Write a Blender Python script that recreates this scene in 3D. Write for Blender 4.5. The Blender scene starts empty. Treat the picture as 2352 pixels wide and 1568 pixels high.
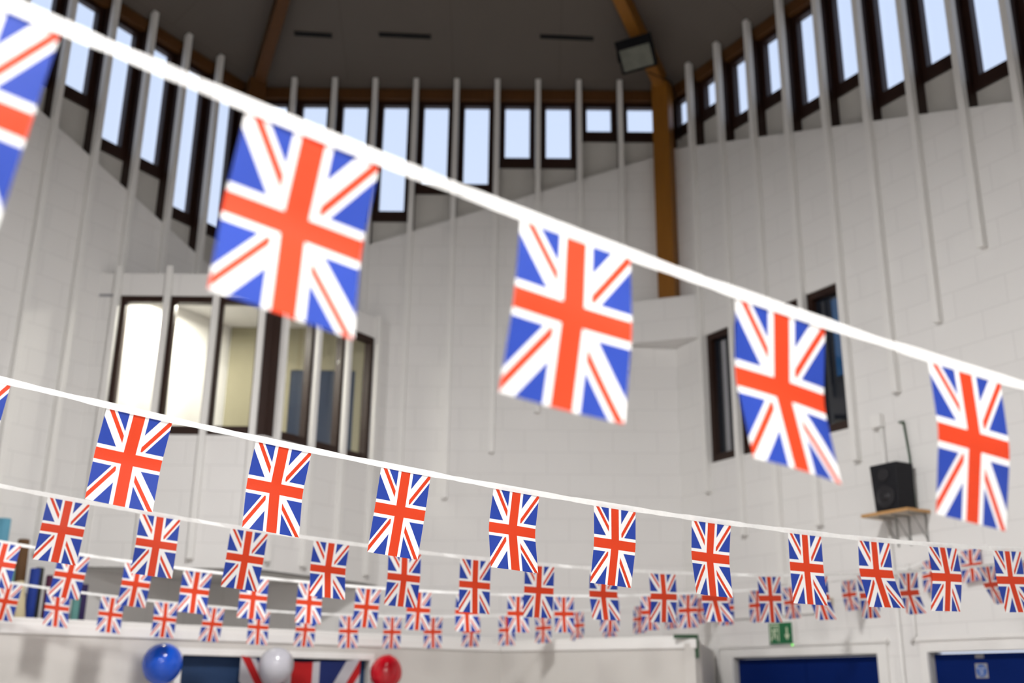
import bpy, bmesh, math, random
from mathutils import Vector, Matrix
random.seed(11)
SC = bpy.context.scene
COL = SC.collection
R_ = math.radians

# ------------------------------------------------------------------ materials
def nodes_of(name):
    m = bpy.data.materials.new(name); m.use_nodes = True
    nt = m.node_tree; nt.nodes.clear()
    out = nt.nodes.new('ShaderNodeOutputMaterial')
    return m, nt, out
def N(nt, typ, **kw):
    n = nt.nodes.new(typ)
    for k, v in kw.items():
        if k == 'inp':
            for kk, vv in v.items(): n.inputs[kk].default_value = vv
        else: setattr(n, k, v)
    return n
def L(nt, a, b): nt.links.new(a, b)
def plain(name, col, rough=.6, spec=.4, metal=0, noise=.06, nscale=12, bump=0.0, bscale=60):
    m, nt, out = nodes_of(name)
    p = N(nt, 'ShaderNodeBsdfPrincipled', inp={'Roughness': rough, 'Metallic': metal})
    p.inputs['Specular IOR Level'].default_value = spec
    tc = N(nt, 'ShaderNodeTexCoord')
    nz = N(nt, 'ShaderNodeTexNoise', inp={'Scale': nscale, 'Detail': 3})
    L(nt, tc.outputs['Object'], nz.inputs['Vector'])
    mx = N(nt, 'ShaderNodeMixRGB', inp={'Color1': (*[c * (1 - noise) for c in col], 1), 'Color2': (*[min(1, c * (1 + noise)) for c in col], 1)})
    L(nt, nz.outputs['Fac'], mx.inputs['Fac']); L(nt, mx.outputs['Color'], p.inputs['Base Color'])
    if bump:
        n2 = N(nt, 'ShaderNodeTexNoise', inp={'Scale': bscale, 'Detail': 4})
        L(nt, tc.outputs['Object'], n2.inputs['Vector'])
        b = N(nt, 'ShaderNodeBump', inp={'Strength': bump, 'Distance': .01})
        L(nt, n2.outputs['Fac'], b.inputs['Height']); L(nt, b.outputs['Normal'], p.inputs['Normal'])
    L(nt, p.outputs[0], out.inputs[0])
    return m
def blockwork(name, col):
    m, nt, out = nodes_of(name)
    p = N(nt, 'ShaderNodeBsdfPrincipled', inp={'Roughness': .62})
    p.inputs['Specular IOR Level'].default_value = .25
    uv = N(nt, 'ShaderNodeTexCoord')
    br = N(nt, 'ShaderNodeTexBrick', inp={'Scale': 1, 'Mortar Size': .006, 'Mortar Smooth': .6, 'Brick Width': .45, 'Row Height': .225,
        'Color1': (*col, 1), 'Color2': (*[c * .985 for c in col], 1), 'Mortar': (*[c * .9 for c in col], 1)})
    L(nt, uv.outputs['UV'], br.inputs['Vector'])
    nz = N(nt, 'ShaderNodeTexNoise', inp={'Scale': 1.3, 'Detail': 4})
    L(nt, uv.outputs['UV'], nz.inputs['Vector'])
    mx = N(nt, 'ShaderNodeMixRGB', blend_type='MULTIPLY', inp={'Color2': (.95, .95, .94, 1)})
    L(nt, nz.outputs['Fac'], mx.inputs['Fac']); L(nt, br.outputs['Color'], mx.inputs['Color1'])
    L(nt, mx.outputs['Color'], p.inputs['Base Color'])
    n2 = N(nt, 'ShaderNodeTexNoise', inp={'Scale': 90, 'Detail': 3})
    L(nt, uv.outputs['UV'], n2.inputs['Vector'])
    b1 = N(nt, 'ShaderNodeBump', invert=True, inp={'Strength': .35, 'Distance': .006})
    L(nt, br.outputs['Fac'], b1.inputs['Height'])
    b2 = N(nt, 'ShaderNodeBump', inp={'Strength': .25, 'Distance': .004})
    L(nt, n2.outputs['Fac'], b2.inputs['Height']); L(nt, b1.outputs['Normal'], b2.inputs['Normal'])
    L(nt, b2.outputs['Normal'], p.inputs['Normal']); L(nt, p.outputs[0], out.inputs[0])
    return m
def wood(name, c1, c2, rough=.5):
    m, nt, out = nodes_of(name)
    p = N(nt, 'ShaderNodeBsdfPrincipled', inp={'Roughness': rough})
    p.inputs['Specular IOR Level'].default_value = .3
    tc = N(nt, 'ShaderNodeTexCoord')
    mp = N(nt, 'ShaderNodeMapping'); mp.inputs['Scale'].default_value = (14, 14, 1.2)
    L(nt, tc.outputs['Object'], mp.inputs['Vector'])
    nz = N(nt, 'ShaderNodeTexNoise', inp={'Scale': 2.5, 'Detail': 5, 'Distortion': .4})
    L(nt, mp.outputs[0], nz.inputs['Vector'])
    mx = N(nt, 'ShaderNodeMixRGB', inp={'Color1': (*c1, 1), 'Color2': (*c2, 1)})
    L(nt, nz.outputs['Fac'], mx.inputs['Fac']); L(nt, mx.outputs['Color'], p.inputs['Base Color'])
    L(nt, p.outputs[0], out.inputs[0])
    return m
def ceiling_mat():
    m, nt, out = nodes_of('ceiling_boards')
    p = N(nt, 'ShaderNodeBsdfPrincipled', inp={'Roughness': .8})
    uv = N(nt, 'ShaderNodeTexCoord')
    sp = N(nt, 'ShaderNodeSeparateXYZ'); L(nt, uv.outputs['UV'], sp.inputs[0])
    w = N(nt, 'ShaderNodeMath', operation='PINGPONG', inp={1: .022}); L(nt, sp.outputs[1], w.inputs[0])
    g = N(nt, 'ShaderNodeMath', operation='LESS_THAN', inp={1: .004}); L(nt, w.outputs[0], g.inputs[0])
    w2 = N(nt, 'ShaderNodeMath', operation='PINGPONG', inp={1: .6}); L(nt, sp.outputs[0], w2.inputs[0])
    g2 = N(nt, 'ShaderNodeMath', operation='LESS_THAN', inp={1: .006}); L(nt, w2.outputs[0], g2.inputs[0])
    mxm = N(nt, 'ShaderNodeMath', operation='MAXIMUM'); L(nt, g.outputs[0], mxm.inputs[0]); L(nt, g2.outputs[0], mxm.inputs[1])
    mx = N(nt, 'ShaderNodeMixRGB', inp={'Color1': (.108, .090, .075, 1), 'Color2': (.082, .068, .057, 1)})
    L(nt, mxm.outputs[0], mx.inputs['Fac']); L(nt, mx.outputs[0], p.inputs['Base Color'])
    b = N(nt, 'ShaderNodeBump', invert=True, inp={'Strength': .2, 'Distance': .005})
    L(nt, mxm.outputs[0], b.inputs['Height']); L(nt, b.outputs[0], p.inputs['Normal'])
    L(nt, p.outputs[0], out.inputs[0])
    return m
def glass(name, tint=(1, 1, 1), refl=.08):
    m, nt, out = nodes_of(name)
    t = N(nt, 'ShaderNodeBsdfTransparent', inp={'Color': (*tint, 1)})
    g = N(nt, 'ShaderNodeBsdfGlossy', inp={'Roughness': .03})
    lw = N(nt, 'ShaderNodeLayerWeight', inp={'Blend': .5})
    pw = N(nt, 'ShaderNodeMath', operation='POWER', inp={1: 4.0}); L(nt, lw.outputs['Facing'], pw.inputs[0])
    fr = N(nt, 'ShaderNodeMath', operation='MULTIPLY_ADD', inp={1: .5, 2: refl * .5}); L(nt, pw.outputs[0], fr.inputs[0])
    mx = N(nt, 'ShaderNodeMixShader')
    L(nt, fr.outputs[0], mx.inputs[0]); L(nt, t.outputs[0], mx.inputs[1]); L(nt, g.outputs[0], mx.inputs[2])
    L(nt, mx.outputs[0], out.inputs[0])
    return m
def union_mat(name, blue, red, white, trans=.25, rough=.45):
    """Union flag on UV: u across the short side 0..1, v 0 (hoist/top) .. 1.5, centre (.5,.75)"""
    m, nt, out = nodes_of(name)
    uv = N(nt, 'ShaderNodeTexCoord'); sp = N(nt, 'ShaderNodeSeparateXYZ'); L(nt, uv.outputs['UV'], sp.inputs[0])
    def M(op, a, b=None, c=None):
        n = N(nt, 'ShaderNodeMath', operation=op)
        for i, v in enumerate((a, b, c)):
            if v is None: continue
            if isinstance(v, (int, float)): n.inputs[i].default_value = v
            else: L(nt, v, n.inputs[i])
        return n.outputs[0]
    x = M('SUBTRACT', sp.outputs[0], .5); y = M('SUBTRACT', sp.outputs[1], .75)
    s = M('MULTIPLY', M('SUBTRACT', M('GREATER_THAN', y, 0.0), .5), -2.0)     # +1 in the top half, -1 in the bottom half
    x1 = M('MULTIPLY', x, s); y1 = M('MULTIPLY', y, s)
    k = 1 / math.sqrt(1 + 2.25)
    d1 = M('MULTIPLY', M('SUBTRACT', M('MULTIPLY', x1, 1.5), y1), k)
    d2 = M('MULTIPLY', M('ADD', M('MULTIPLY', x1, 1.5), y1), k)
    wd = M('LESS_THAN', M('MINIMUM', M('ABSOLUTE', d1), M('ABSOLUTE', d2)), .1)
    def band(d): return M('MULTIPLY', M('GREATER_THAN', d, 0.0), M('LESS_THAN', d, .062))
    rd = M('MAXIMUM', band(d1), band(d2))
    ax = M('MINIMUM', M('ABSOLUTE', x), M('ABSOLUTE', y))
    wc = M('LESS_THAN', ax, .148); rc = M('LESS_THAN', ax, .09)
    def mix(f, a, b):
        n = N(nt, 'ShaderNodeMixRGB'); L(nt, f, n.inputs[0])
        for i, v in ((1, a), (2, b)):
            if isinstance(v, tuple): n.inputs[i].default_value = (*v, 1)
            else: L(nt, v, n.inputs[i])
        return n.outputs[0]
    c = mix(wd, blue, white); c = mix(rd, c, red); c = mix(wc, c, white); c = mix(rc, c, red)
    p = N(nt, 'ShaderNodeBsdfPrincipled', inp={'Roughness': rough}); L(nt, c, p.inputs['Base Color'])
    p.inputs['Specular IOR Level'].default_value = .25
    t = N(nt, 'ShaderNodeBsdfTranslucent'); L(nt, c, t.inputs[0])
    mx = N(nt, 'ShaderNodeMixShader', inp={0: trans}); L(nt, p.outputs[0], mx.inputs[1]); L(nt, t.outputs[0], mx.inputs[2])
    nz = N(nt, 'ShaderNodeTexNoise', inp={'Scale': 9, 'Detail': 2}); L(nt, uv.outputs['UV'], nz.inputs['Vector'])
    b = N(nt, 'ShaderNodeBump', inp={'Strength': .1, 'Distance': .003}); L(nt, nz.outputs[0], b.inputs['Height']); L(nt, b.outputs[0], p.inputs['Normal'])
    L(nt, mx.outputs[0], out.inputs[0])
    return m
def tape_mat():
    m, nt, out = nodes_of('white_binding_tape')
    p = N(nt, 'ShaderNodeBsdfPrincipled', inp={'Roughness': .4, 'Base Color': (.93, .93, .92, 1)})
    t = N(nt, 'ShaderNodeBsdfTranslucent', inp={0: (.93, .93, .92, 1)})
    a = N(nt, 'ShaderNodeMixShader', inp={0: .25}); L(nt, p.outputs[0], a.inputs[1]); L(nt, t.outputs[0], a.inputs[2])
    tr = N(nt, 'ShaderNodeBsdfTransparent')
    nz = N(nt, 'ShaderNodeTexNoise', inp={'Scale': 40}); tc = N(nt, 'ShaderNodeTexCoord'); L(nt, tc.outputs['Object'], nz.inputs['Vector'])
    mm = N(nt, 'ShaderNodeMath', operation='MULTIPLY', inp={1: .2}); L(nt, nz.outputs[0], mm.inputs[0])
    b = N(nt, 'ShaderNodeMixShader'); L(nt, mm.outputs[0], b.inputs[0]); L(nt, a.outputs[0], b.inputs[1]); L(nt, tr.outputs[0], b.inputs[2])
    L(nt, b.outputs[0], out.inputs[0])
    return m
def emit(name, col, s):
    m, nt, out = nodes_of(name)
    e = N(nt, 'ShaderNodeEmission', inp={0: (*col, 1), 1: s}); L(nt, e.outputs[0], out.inputs[0]); return m

M_ = dict(
    wall=blockwork('painted_blockwork', (.77, .76, .75)),
    batten=plain('painted_batten', (.76, .75, .73), .5, noise=.03),
    infill=plain('infill_board', (.60, .585, .55), .7, noise=.04),
    white=plain('white_paint', (.78, .77, .75), .45, noise=.02),
    plaster=plain('cream_plaster', (.56, .54, .51), .7, noise=.04, nscale=1.2, bump=.05),
    beige=plain('beige_plaster', (.27, .25, .165), .7, noise=.05),
    darkwood=wood('dark_stained_timber', (.016, .006, .004), (.030, .012, .007), .45),
    beam=wood('brown_beam_timber', (.065, .024, .005), (.10, .040, .009)),
    post=wood('orange_post_timber', (.18, .066, .006), (.27, .110, .012)),
    ceiling=ceiling_mat(),
    black=plain('black_plastic', (.006, .006, .007), .75, spec=.08, noise=.1),
    speaker=plain('speaker_vinyl', (.010, .010, .013), .6, spec=.2, noise=.2),
    cone=plain('speaker_cone', (.016, .015, .018), .5, spec=.3, noise=.2),
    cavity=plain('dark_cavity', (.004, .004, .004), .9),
    blue_door=plain('blue_door_paint', (.001, .012, .10), .6, spec=.08, noise=.04),
    navy=plain('navy_curtain', (.006, .028, .085), .7),
    glass=glass('clear_glass'), lampglass=plain('frosted_lamp_glass', (.10, .105, .08), .25, spec=.3, noise=.35, nscale=9),
    darkglass=plain('dark_glass', (.008, .011, .018), .04, spec=.9, noise=.3),
    blueleaf=plain('blue_leaf_paint', (.004, .018, .05), .4), bluerefl=plain('painted_blue_reflection', (.012, .07, .19), .06, spec=.8),
    flag=union_mat('union_flag_print', (.022, .055, .33), (.64, .052, .015), (.88, .88, .87)),
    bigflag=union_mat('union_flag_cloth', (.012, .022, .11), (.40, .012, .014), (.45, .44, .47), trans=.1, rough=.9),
    tape=tape_mat(),
    floor=wood('floor_vinyl', (.46, .44, .42), (.50, .48, .46), .35),
    steel=plain('grey_steel', (.35, .35, .34), .4, metal=.6),
    shelf=wood('shelf_edge_timber', (.42, .22, .08), (.55, .32, .13)), shelfund=plain('shelf_underside', (.50, .44, .36), .7),
    green=plain('sign_green', (.006, .13, .045), .4), signpale=plain('sign_pale', (.62, .70, .50), .5),
    led=emit('green_led', (.2, 1, .1), 2.5), signblue=plain('sign_blue', (.03, .10, .34), .4), grey=plain('mid_grey', (.28, .28, .30), .5),
    dgreen=plain('dark_green_metal', (.018, .06, .025), .4), paper=plain('white_paper', (.80, .80, .76), .7),
)
# ------------------------------------------------------------------ mesh builder
class MB:
    def __init__(s): s.v = []; s.f = []; s.uv = []; s.mi = []; s.sm = []
    def poly(s, pts, uvs=None, mi=0, smooth=False):
        i = len(s.v); s.v += [Vector(p) for p in pts]; s.f.append(list(range(i, i + len(pts))))
        s.uv.append(uvs or [(p[0], p[2]) for p in pts]); s.mi.append(mi); s.sm.append(smooth)
    def hexa(s, P, uvl=None, mi=0):
        """P: 8 points, bottom loop 0-3 then top loop 4-7; uvl gives local (t, off, z)"""
        uvl = uvl or [tuple(p) for p in P]
        for q in ((3, 2, 1, 0), (4, 5, 6, 7), (0, 1, 5, 4), (1, 2, 6, 5), (2, 3, 7, 6), (3, 0, 4, 7)):
            l = [Vector(uvl[i]) for i in q]
            n = (l[1] - l[0]).cross(l[2] - l[1]); a = [abs(c) for c in n]; k = a.index(max(a))
            uv = [(c[1], c[2]) if k == 0 else (c[0], c[2]) if k == 1 else (c[0], c[1]) for c in l]
            s.poly([P[i] for i in q], uv, mi)
    def prism(s, loop, vec, mi=0):
        """extrude a planar loop of points by vec"""
        loop = [Vector(p) for p in loop]; vec = Vector(vec); n = len(loop)
        s.poly(loop, mi=mi); s.poly([p + vec for p in reversed(loop)], mi=mi)
        for i in range(n):
            a, b = loop[i], loop[(i + 1) % n]; s.poly([b, a, a + vec, b + vec], mi=mi)
    def lathe(s, prof, mat, seg=24, mi=0, smooth=True):
        """prof: (r, z) list; mat: placement"""
        rings = []
        for r, z in prof:
            rings.append([mat @ Vector((r * math.cos(2 * math.pi * j / seg), r * math.sin(2 * math.pi * j / seg), z)) for j in range(seg)])
        for i in range(len(rings) - 1):
            for j in range(seg):
                k = (j + 1) % seg
                s.poly([rings[i][j], rings[i][k], rings[i + 1][k], rings[i + 1][j]], mi=mi, smooth=smooth)
        if prof[0][0] > 1e-6: s.poly(list(reversed(rings[0])), mi=mi)
        if prof[-1][0] > 1e-6: s.poly(rings[-1], mi=mi)
    def tube(s, pts, r, seg=10, mi=0, caps=True):
        pts = [Vector(p) for p in pts]; rings = []
        for i, p in enumerate(pts):
            t = (pts[min(i + 1, len(pts) - 1)] - pts[max(i - 1, 0)]).normalized()
            a = t.cross(Vector((0, 0, 1)));
            if a.length < 1e-3: a = Vector((1, 0, 0))
            a.normalize(); b = t.cross(a)
            rr = r[i] if isinstance(r, (list, tuple)) else r
            rings.append([p + (a * math.cos(2 * math.pi * j / seg) + b * math.sin(2 * math.pi * j / seg)) * rr for j in range(seg)])
        for i in range(len(rings) - 1):
            for j in range(seg):
                k = (j + 1) % seg; s.poly([rings[i][j], rings[i][k], rings[i + 1][k], rings[i + 1][j]], mi=mi, smooth=True)
        if caps: s.poly(list(reversed(rings[0])), mi=mi); s.poly(rings[-1], mi=mi)
    def build(s, name, mats, parent=None, kind=None, merge=True, bevel=0):
        me = bpy.data.meshes.new(name)
        c = sum(s.v, Vector()) / len(s.v) if parent is None else parent.matrix_world.translation
        me.from_pydata([v - c for v in s.v], [], s.f)
        ul = me.uv_layers.new(name='UVMap'); k = 0
        for i, f in enumerate(s.f):
            for u in s.uv[i]: ul.data[k].uv = u; k += 1
        for i, p in enumerate(me.polygons): p.material_index = s.mi[i]; p.use_smooth = s.sm[i]
        if not isinstance(mats, (list, tuple)): mats = [mats]
        for m in mats: me.materials.append(m)
        bm = bmesh.new(); bm.from_mesh(me)
        if merge: bmesh.ops.remove_doubles(bm, verts=bm.verts, dist=1e-5)
        bmesh.ops.recalc_face_normals(bm, faces=bm.faces) if merge else None
        bm.to_mesh(me); bm.free()
        o = bpy.data.objects.new(name, me); COL.objects.link(o)
        if parent is not None:
            o.parent = parent
            o.matrix_parent_inverse = Matrix()
        else: o.matrix_world = Matrix.Translation(c)
        if kind: o['kind'] = kind
        if bevel:
            b = o.modifiers.new('bevel', 'BEVEL'); b.width = bevel; b.segments = 2; b.limit_method = 'ANGLE'
        return o
def empty(name, loc, label=None, cat=None, group=None, kind=None):
    o = bpy.data.objects.new(name, None); COL.objects.link(o); o.empty_display_size = .1
    o.matrix_world = Matrix.Translation(Vector(loc))
    return tag(o, label, cat, group, kind)
def tag(o, label=None, cat=None, group=None, kind=None):
    if label: o['label'] = label
    if cat: o['category'] = cat
    if group: o['group'] = group
    if kind: o['kind'] = kind
    return o
class Wall:
    """local frame on a wall: t along it, off towards the hall, z up"""
    def __init__(s, o, d, n): s.o = Vector((o[0], o[1])); s.d = Vector(d).normalized(); s.n = Vector(n).normalized()
    def P(s, t, off, z):
        q = s.o + s.d * t + s.n * off; return Vector((q.x, q.y, z))
    def box(s, mb, t0, t1, a, b, z0, z1, z1b=None, z0b=None, mi=0):
        """z1b / z0b: top / bottom height at t1 when the edge is raked"""
        z1b = z1 if z1b is None else z1b; z0b = z0 if z0b is None else z0b
        l = [(t0, a, z0), (t1, a, z0b), (t1, b, z0b), (t0, b, z0), (t0, a, z1), (t1, a, z1b), (t1, b, z1b), (t0, b, z1)]
        mb.hexa([s.P(*q) for q in l], l, mi)
EYE = 1.75
CR = (1.716, 10.70)
WB = Wall(CR, (-1, .0058), (-.0058, -1))
WR = Wall(CR, (math.sin(R_(30.3)), -math.cos(R_(30.3))), (-math.cos(R_(30.3)), -math.sin(R_(30.3))))
CLx = WB.P(4.694, 0, 0)
WL = Wall((CLx.x, CLx.y), (-math.sin(R_(31.3)), -math.cos(R_(31.3))), (math.cos(R_(31.3)), -math.sin(R_(31.3))))

S_ = 'structure'
def box_obj(name, w, t0, t1, a, b, z0, z1, mat, parent=None, kind=None, bevel=0, **k):
    mb = MB(); w.box(mb, t0, t1, a, b, z0, z1, **k); return mb.build(name, mat, parent, kind, bevel=bevel)
# ------------------------------------------------------------------ masonry walls
TH = .13
rB = lambda t: 7.45 - .3475 * t
rR = lambda t: 7.49 - .3556 * t if t < 4.6 else 5.854 + .3556 * (t - 4.6)
rL = lambda t: 5.80 + .35 * t if t < 4.6 else 7.41 - .35 * (t - 4.6)
def wall_cols(name, w, ts, top, holes):
    """wall of columns between the stations ts; holes: (t0, t1, z0, z1)"""
    mb = MB()
    for t0, t1 in zip(ts[:-1], ts[1:]):
        hs = sorted([(h[2], h[3]) for h in holes if h[0] <= t0 + 1e-6 and h[1] >= t1 - 1e-6])
        z = 0
        for a, b in hs:
            if a > z: w.box(mb, t0, t1, 0, -TH, z, a)
            z = b
        w.box(mb, t0, t1, 0, -TH, z, top(t0), z1b=top(t1))
    return mb.build(name, M_['wall'], kind=S_, merge=False)
wall_cols('wall_back', WB, [-.02, 4.72], rB, [])
LOWIN = [(.47, .86), (.92, 1.325), (1.385, 1.79), (1.85, 2.255)]
RH = [(a, b, 3.87, 5.18) for a, b in LOWIN] + [(.66, 2.328, 0, 2.05), (2.80, 3.70, 0, 2.05)]
ts = sorted({0, .66, 2.328, 2.80, 3.70, 4.6, 14.5} | {x for p in LOWIN for x in p})
wall_cols('wall_right', WR, ts, rR, RH)
wall_cols('wall_left', WL, [0, 4.6, 14.5], rL, [])
# closing walls behind the photographer, floor
FA, FB = WR.P(14.5, 0, 0), WL.P(14.5, 0, 0)
for nm, pts in (('wall_front', [FA, FB]),):
    mb = MB(); d = (pts[1] - pts[0]); n = Vector((d.y, -d.x, 0)).normalized() * -.1
    a, b = pts[0], pts[1]
    mb.hexa([a, b, b + n, a + n, a + Vector((0, 0, 8.3)), b + Vector((0, 0, 8.3)), b + n + Vector((0, 0, 8.3)), a + n + Vector((0, 0, 8.3))],
            [(0, 0, 0), (d.length, 0, 0), (d.length, .1, 0), (0, .1, 0), (0, 0, 8.3), (d.length, 0, 8.3), (d.length, .1, 8.3), (0, .1, 8.3)])
    mb.build(nm, M_['wall'], kind=S_, merge=False)
mb = MB(); cs = [WR.P(0, -.14, 0), WR.P(14.5, -.14, 0), WL.P(14.5, -.14, 0), WL.P(0, -.14, 0)]
mb.prism([Vector((c.x, c.y, -.1)) for c in cs], (0, 0, .0999)); mb.build('floor', M_['floor'], kind=S_)
# ------------------------------------------------------------------ clerestory
win_n = [0]; trim_n = [0]
def trim(w, t0, t1, a, b, z0, z1, mat, bevel=.004, **k):
    trim_n[0] += 1
    return box_obj('trim_%d' % trim_n[0], w, t0, t1, a, b, z0, z1, mat, kind=S_, bevel=bevel, **k)
GT = 8.066
def clere(w, t0, t1, zg, rake, sgn):
    """one bay between two batten lines t0 < t1, glass bottom zg"""
    win_n[0] += 1
    c = w.P((t0 + t1) / 2, -.11, zg)
    e = empty('window_%d' % win_n[0], c, kind=S_)
    a0, a1, b0, b1 = t0 + .03, t1 - .03, t0 + .093, t1 - .093
    mb = MB()
    w.box(mb, a0, b0, -.16, -.09, zg - .12, 8.14); w.box(mb, b1, a1, -.16, -.09, zg - .12, 8.14)
    w.box(mb, b0, b1, -.16, -.09, zg - .12, zg); w.box(mb, b0, b1, -.16, -.09, GT, 8.14)
    mb.build('window_frame', M_['darkwood'], e, merge=False)
    mb = MB(); w.box(mb, b0, b1, -.128, -.122, zg, GT); mb.build('pane', M_['glass'], e)
    mb = MB(); zr = min(rake(t0), rake(t1)) - .25
    m0 = (t0 - .028, t0 + .028)
    w.box(mb, m0[0], m0[1], -.17, .0, rake(t0) - .01, 8.16); mb.build('mullion', M_['darkwood'], e)
def clere_run(w, ts, bots, rake, nm, name_infill):
    mb = MB()
    for k in range(len(ts) - 1):
        t0, t1 = ts[k], ts[k + 1]; zg = bots[k]
        if zg is None: zg = 7.0
        clere(w, t0, t1, zg, rake, 1)
        w.box(mb, t0 + .028, t1 - .028, -.15, -.12, min(rake(t0), rake(t1)) - .2, zg - .12)
    mb.build(name_infill, M_['infill'], kind=S_, merge=False)
PB = [7.757, 7.757, 7.418, 7.418, 7.088, 7.088, 6.751, 6.751, 6.41, 6.41]
TB = [.069 + .461 * k for k in range(11)]; TB[0] = .05; TB[10] = 4.69
clere_run(WB, TB, PB, rB, 'B', 'wall_upper_back')
TR = [-.02 + .4645 * k for k in range(15)]
PR = [7.757, 7.757, 7.44, 7.44, 7.11, 7.11, 6.78, 6.78, 6.46, 6.46, 6.46, 6.78, 6.78, 7.11]
clere_run(WR, TR, PR, rR, 'R', 'wall_upper_right')
TLs = [.083 + .459 * k for k in range(15)]
PL = [6.43, 6.43, 6.775, 6.775, 7.115, 7.115, 7.45, 7.45, 7.73, 7.73, 7.4, 7.4, 7.06, 7.06]
clere_run(WL, TLs, PL, rL, 'L', 'wall_upper_left')
# the rest of the long walls up to the eaves, beyond the frame
box_obj('wall_high_right', WR, TR[-1], 14.5, 0, -TH, rR(TR[-1]) - .3, 8.25, M_['wall'], kind=S_)
box_obj('wall_high_left', WL, TLs[-1], 14.5, 0, -TH, rL(TLs[-1]) - .3, 8.25, M_['wall'], kind=S_)
# eaves beams
trim(WB, .0, 4.68, -.16, -.03, 8.12, 8.25, M_['beam'])
trim(WR, .0, 14.4, -.16, -.03, 8.12, 8.25, M_['beam'])
trim(WL, .0, 14.4, -.16, -.03, 8.12, 8.25, M_['beam'])
# battens (full-height pale fins), bottoms stepped
def batten(w, t, z0, z1=8.335, prot=.065): trim(w, t - .029, t + .029, .0, prot, z0, z1, M_['batten'])
for k in range(1, 10):
    t = TB[k]; z0 = {1: 4.9, 2: 4.9, 3: 4.45, 4: 4.03, 5: 3.56, 6: 3.12}.get(k, 5.42)
    batten(WB, t, z0)
for k in range(1, 10):
    t = TR[k]; z0 = {1: 3.583, 2: 3.117, 3: 2.64, 4: 3.098, 5: 3.573, 6: 4.047, 7: 4.507, 8: 4.971, 9: 5.43}[k]
    batten(WR, t, z0)
for k in range(1, 10):
    t = TLs[k]; z0 = {1: 5.42, 2: 5.42, 3: 5.42, 4: 2.78, 5: 2.9, 6: 3.3, 7: 3.7, 8: 4.2}.get(k, 4.7)
    batten(WL, t, z0)
# ------------------------------------------------------------------ roof
AP = Vector((-.86, 6.3, 10.60)); AP2 = Vector((-.60, 2.2, 10.60))
def eav(w, t): return w.P(t, .05, 8.33)
eB0 = Vector((1.70, 10.66, 8.33)); eB1 = Vector((-2.955, 10.69, 8.33))
eR1 = eav(WR, 14.6); eL1 = eav(WL, 14.6)
mb = MB()
def roofpoly(pts):
    pts = [Vector(p) for p in pts]
    u = (pts[1] - pts[0]).normalized(); n = (pts[1] - pts[0]).cross(pts[2] - pts[0]).normalized(); v = n.cross(u)
    uv = [((p - pts[0]).dot(u), (p - pts[0]).dot(v)) for p in pts]
    mb.poly(pts, uv); q = [p + Vector((0, 0, .12)) for p in pts]; mb.poly(list(reversed(q)), list(reversed(uv)))
def out_(p, w): return p - Vector((w.n.x, w.n.y, .55)) * .30
roofpoly([eB0, eB1, AP]); roofpoly([eB1, eL1, AP]); roofpoly([eL1, AP2, AP]); roofpoly([eR1, eB0, AP]); roofpoly([AP2, eR1, AP])
roofpoly([eL1, eR1, AP2])
for w, a, b in ((WB, eB0, eB1), (WL, eB1, eL1), (WR, eR1, eB0)):
    roofpoly([a, out_(a, w), out_(b, w), b])
mb.build('ceiling', M_['ceiling'], kind=S_, merge=False)
# black vent slots between the ceiling boards on the back slope
vB = (AP - (eB0 + eB1) / 2); nB = (eB1 - eB0).cross(vB).normalized()
if nB.z > 0: nB = -nB
def slope_pt(x, z): # point of the back slope at height z
    f = (z - 8.33) / (AP.z - 8.33); y = 10.675 + (AP.y - 10.675) * f; return Vector((x, y, z))
for x0, x1 in ((-2.43, -2.02), (-1.50, -.93), (.27, .86)):
    trim_n[0] += 1; mb = MB(); a, b = slope_pt(x0, 8.575), slope_pt(x1, 8.565); c, d = slope_pt(x1, 8.588), slope_pt(x0, 8.598)
    mb.prism([a, b, c, d], nB * .012); mb.build('trim_%d' % trim_n[0], M_['cavity'], kind=S_)
# hip rafters and corner posts
def rafter(c0, c1, w_, dep, label, name):
    c0, c1 = Vector(c0), Vector(c1); t = (c1 - c0).normalized(); side = t.cross(Vector((0, 0, 1))).normalized(); up = side.cross(t)
    mb = MB(); a = side * w_ / 2
    mb.hexa([c0 - a - up * dep, c0 + a - up * dep, c0 + a, c0 - a, c1 - a - up * dep, c1 + a - up * dep, c1 + a, c1 - a])
    o = mb.build(name, M_['beam'] if 'left' in label else M_['post'], bevel=.006); return tag(o, label, 'beam', 'hip rafters under the roof')
rafter((eB0.x - .04, eB0.y - .06, 8.40), AP + Vector((0, 0, .02)), .13, .24, 'orange-brown timber roof rafter rising from the right corner, behind the floodlight', 'roof_rafter')
rafter((eB1.x + .05, eB1.y - .06, 8.40), AP + Vector((0, 0, .02)), .13, .24, 'dark brown timber roof rafter rising from the left corner above the tall narrow windows', 'roof_rafter')
def post(c, bis, z0, label, w_=.19, mat='post'):
    bis = Vector(bis).normalized(); s = Vector((-bis.y, bis.x, 0)); c = Vector(c); mb = MB()
    p = [c + s * w_ / 2, c - s * w_ / 2, c - s * w_ / 2 + bis * .16, c + s * w_ / 2 + bis * .16]
    mb.hexa([Vector((q.x, q.y, z0)) for q in p] + [Vector((q.x, q.y, 8.24)) for q in p])
    o = mb.build('timber_post', M_[mat], bevel=.008)
    return tag(o, label, 'post')
bisR = Vector((-.495, -.863, 0)); bisL = Vector((.48, -.877, 0))
post(Vector((1.716, 10.70, 0)) + bisR * .055, bisR, 5.645, 'square orange-brown timber post standing in the right corner above the white bulkhead')
post(Vector((CLx.x, CLx.y, 0)) + bisL * .07, bisL, 5.45, 'dark reddish timber post in the left corner, mostly behind the nearest flags', mat='beam')
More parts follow.
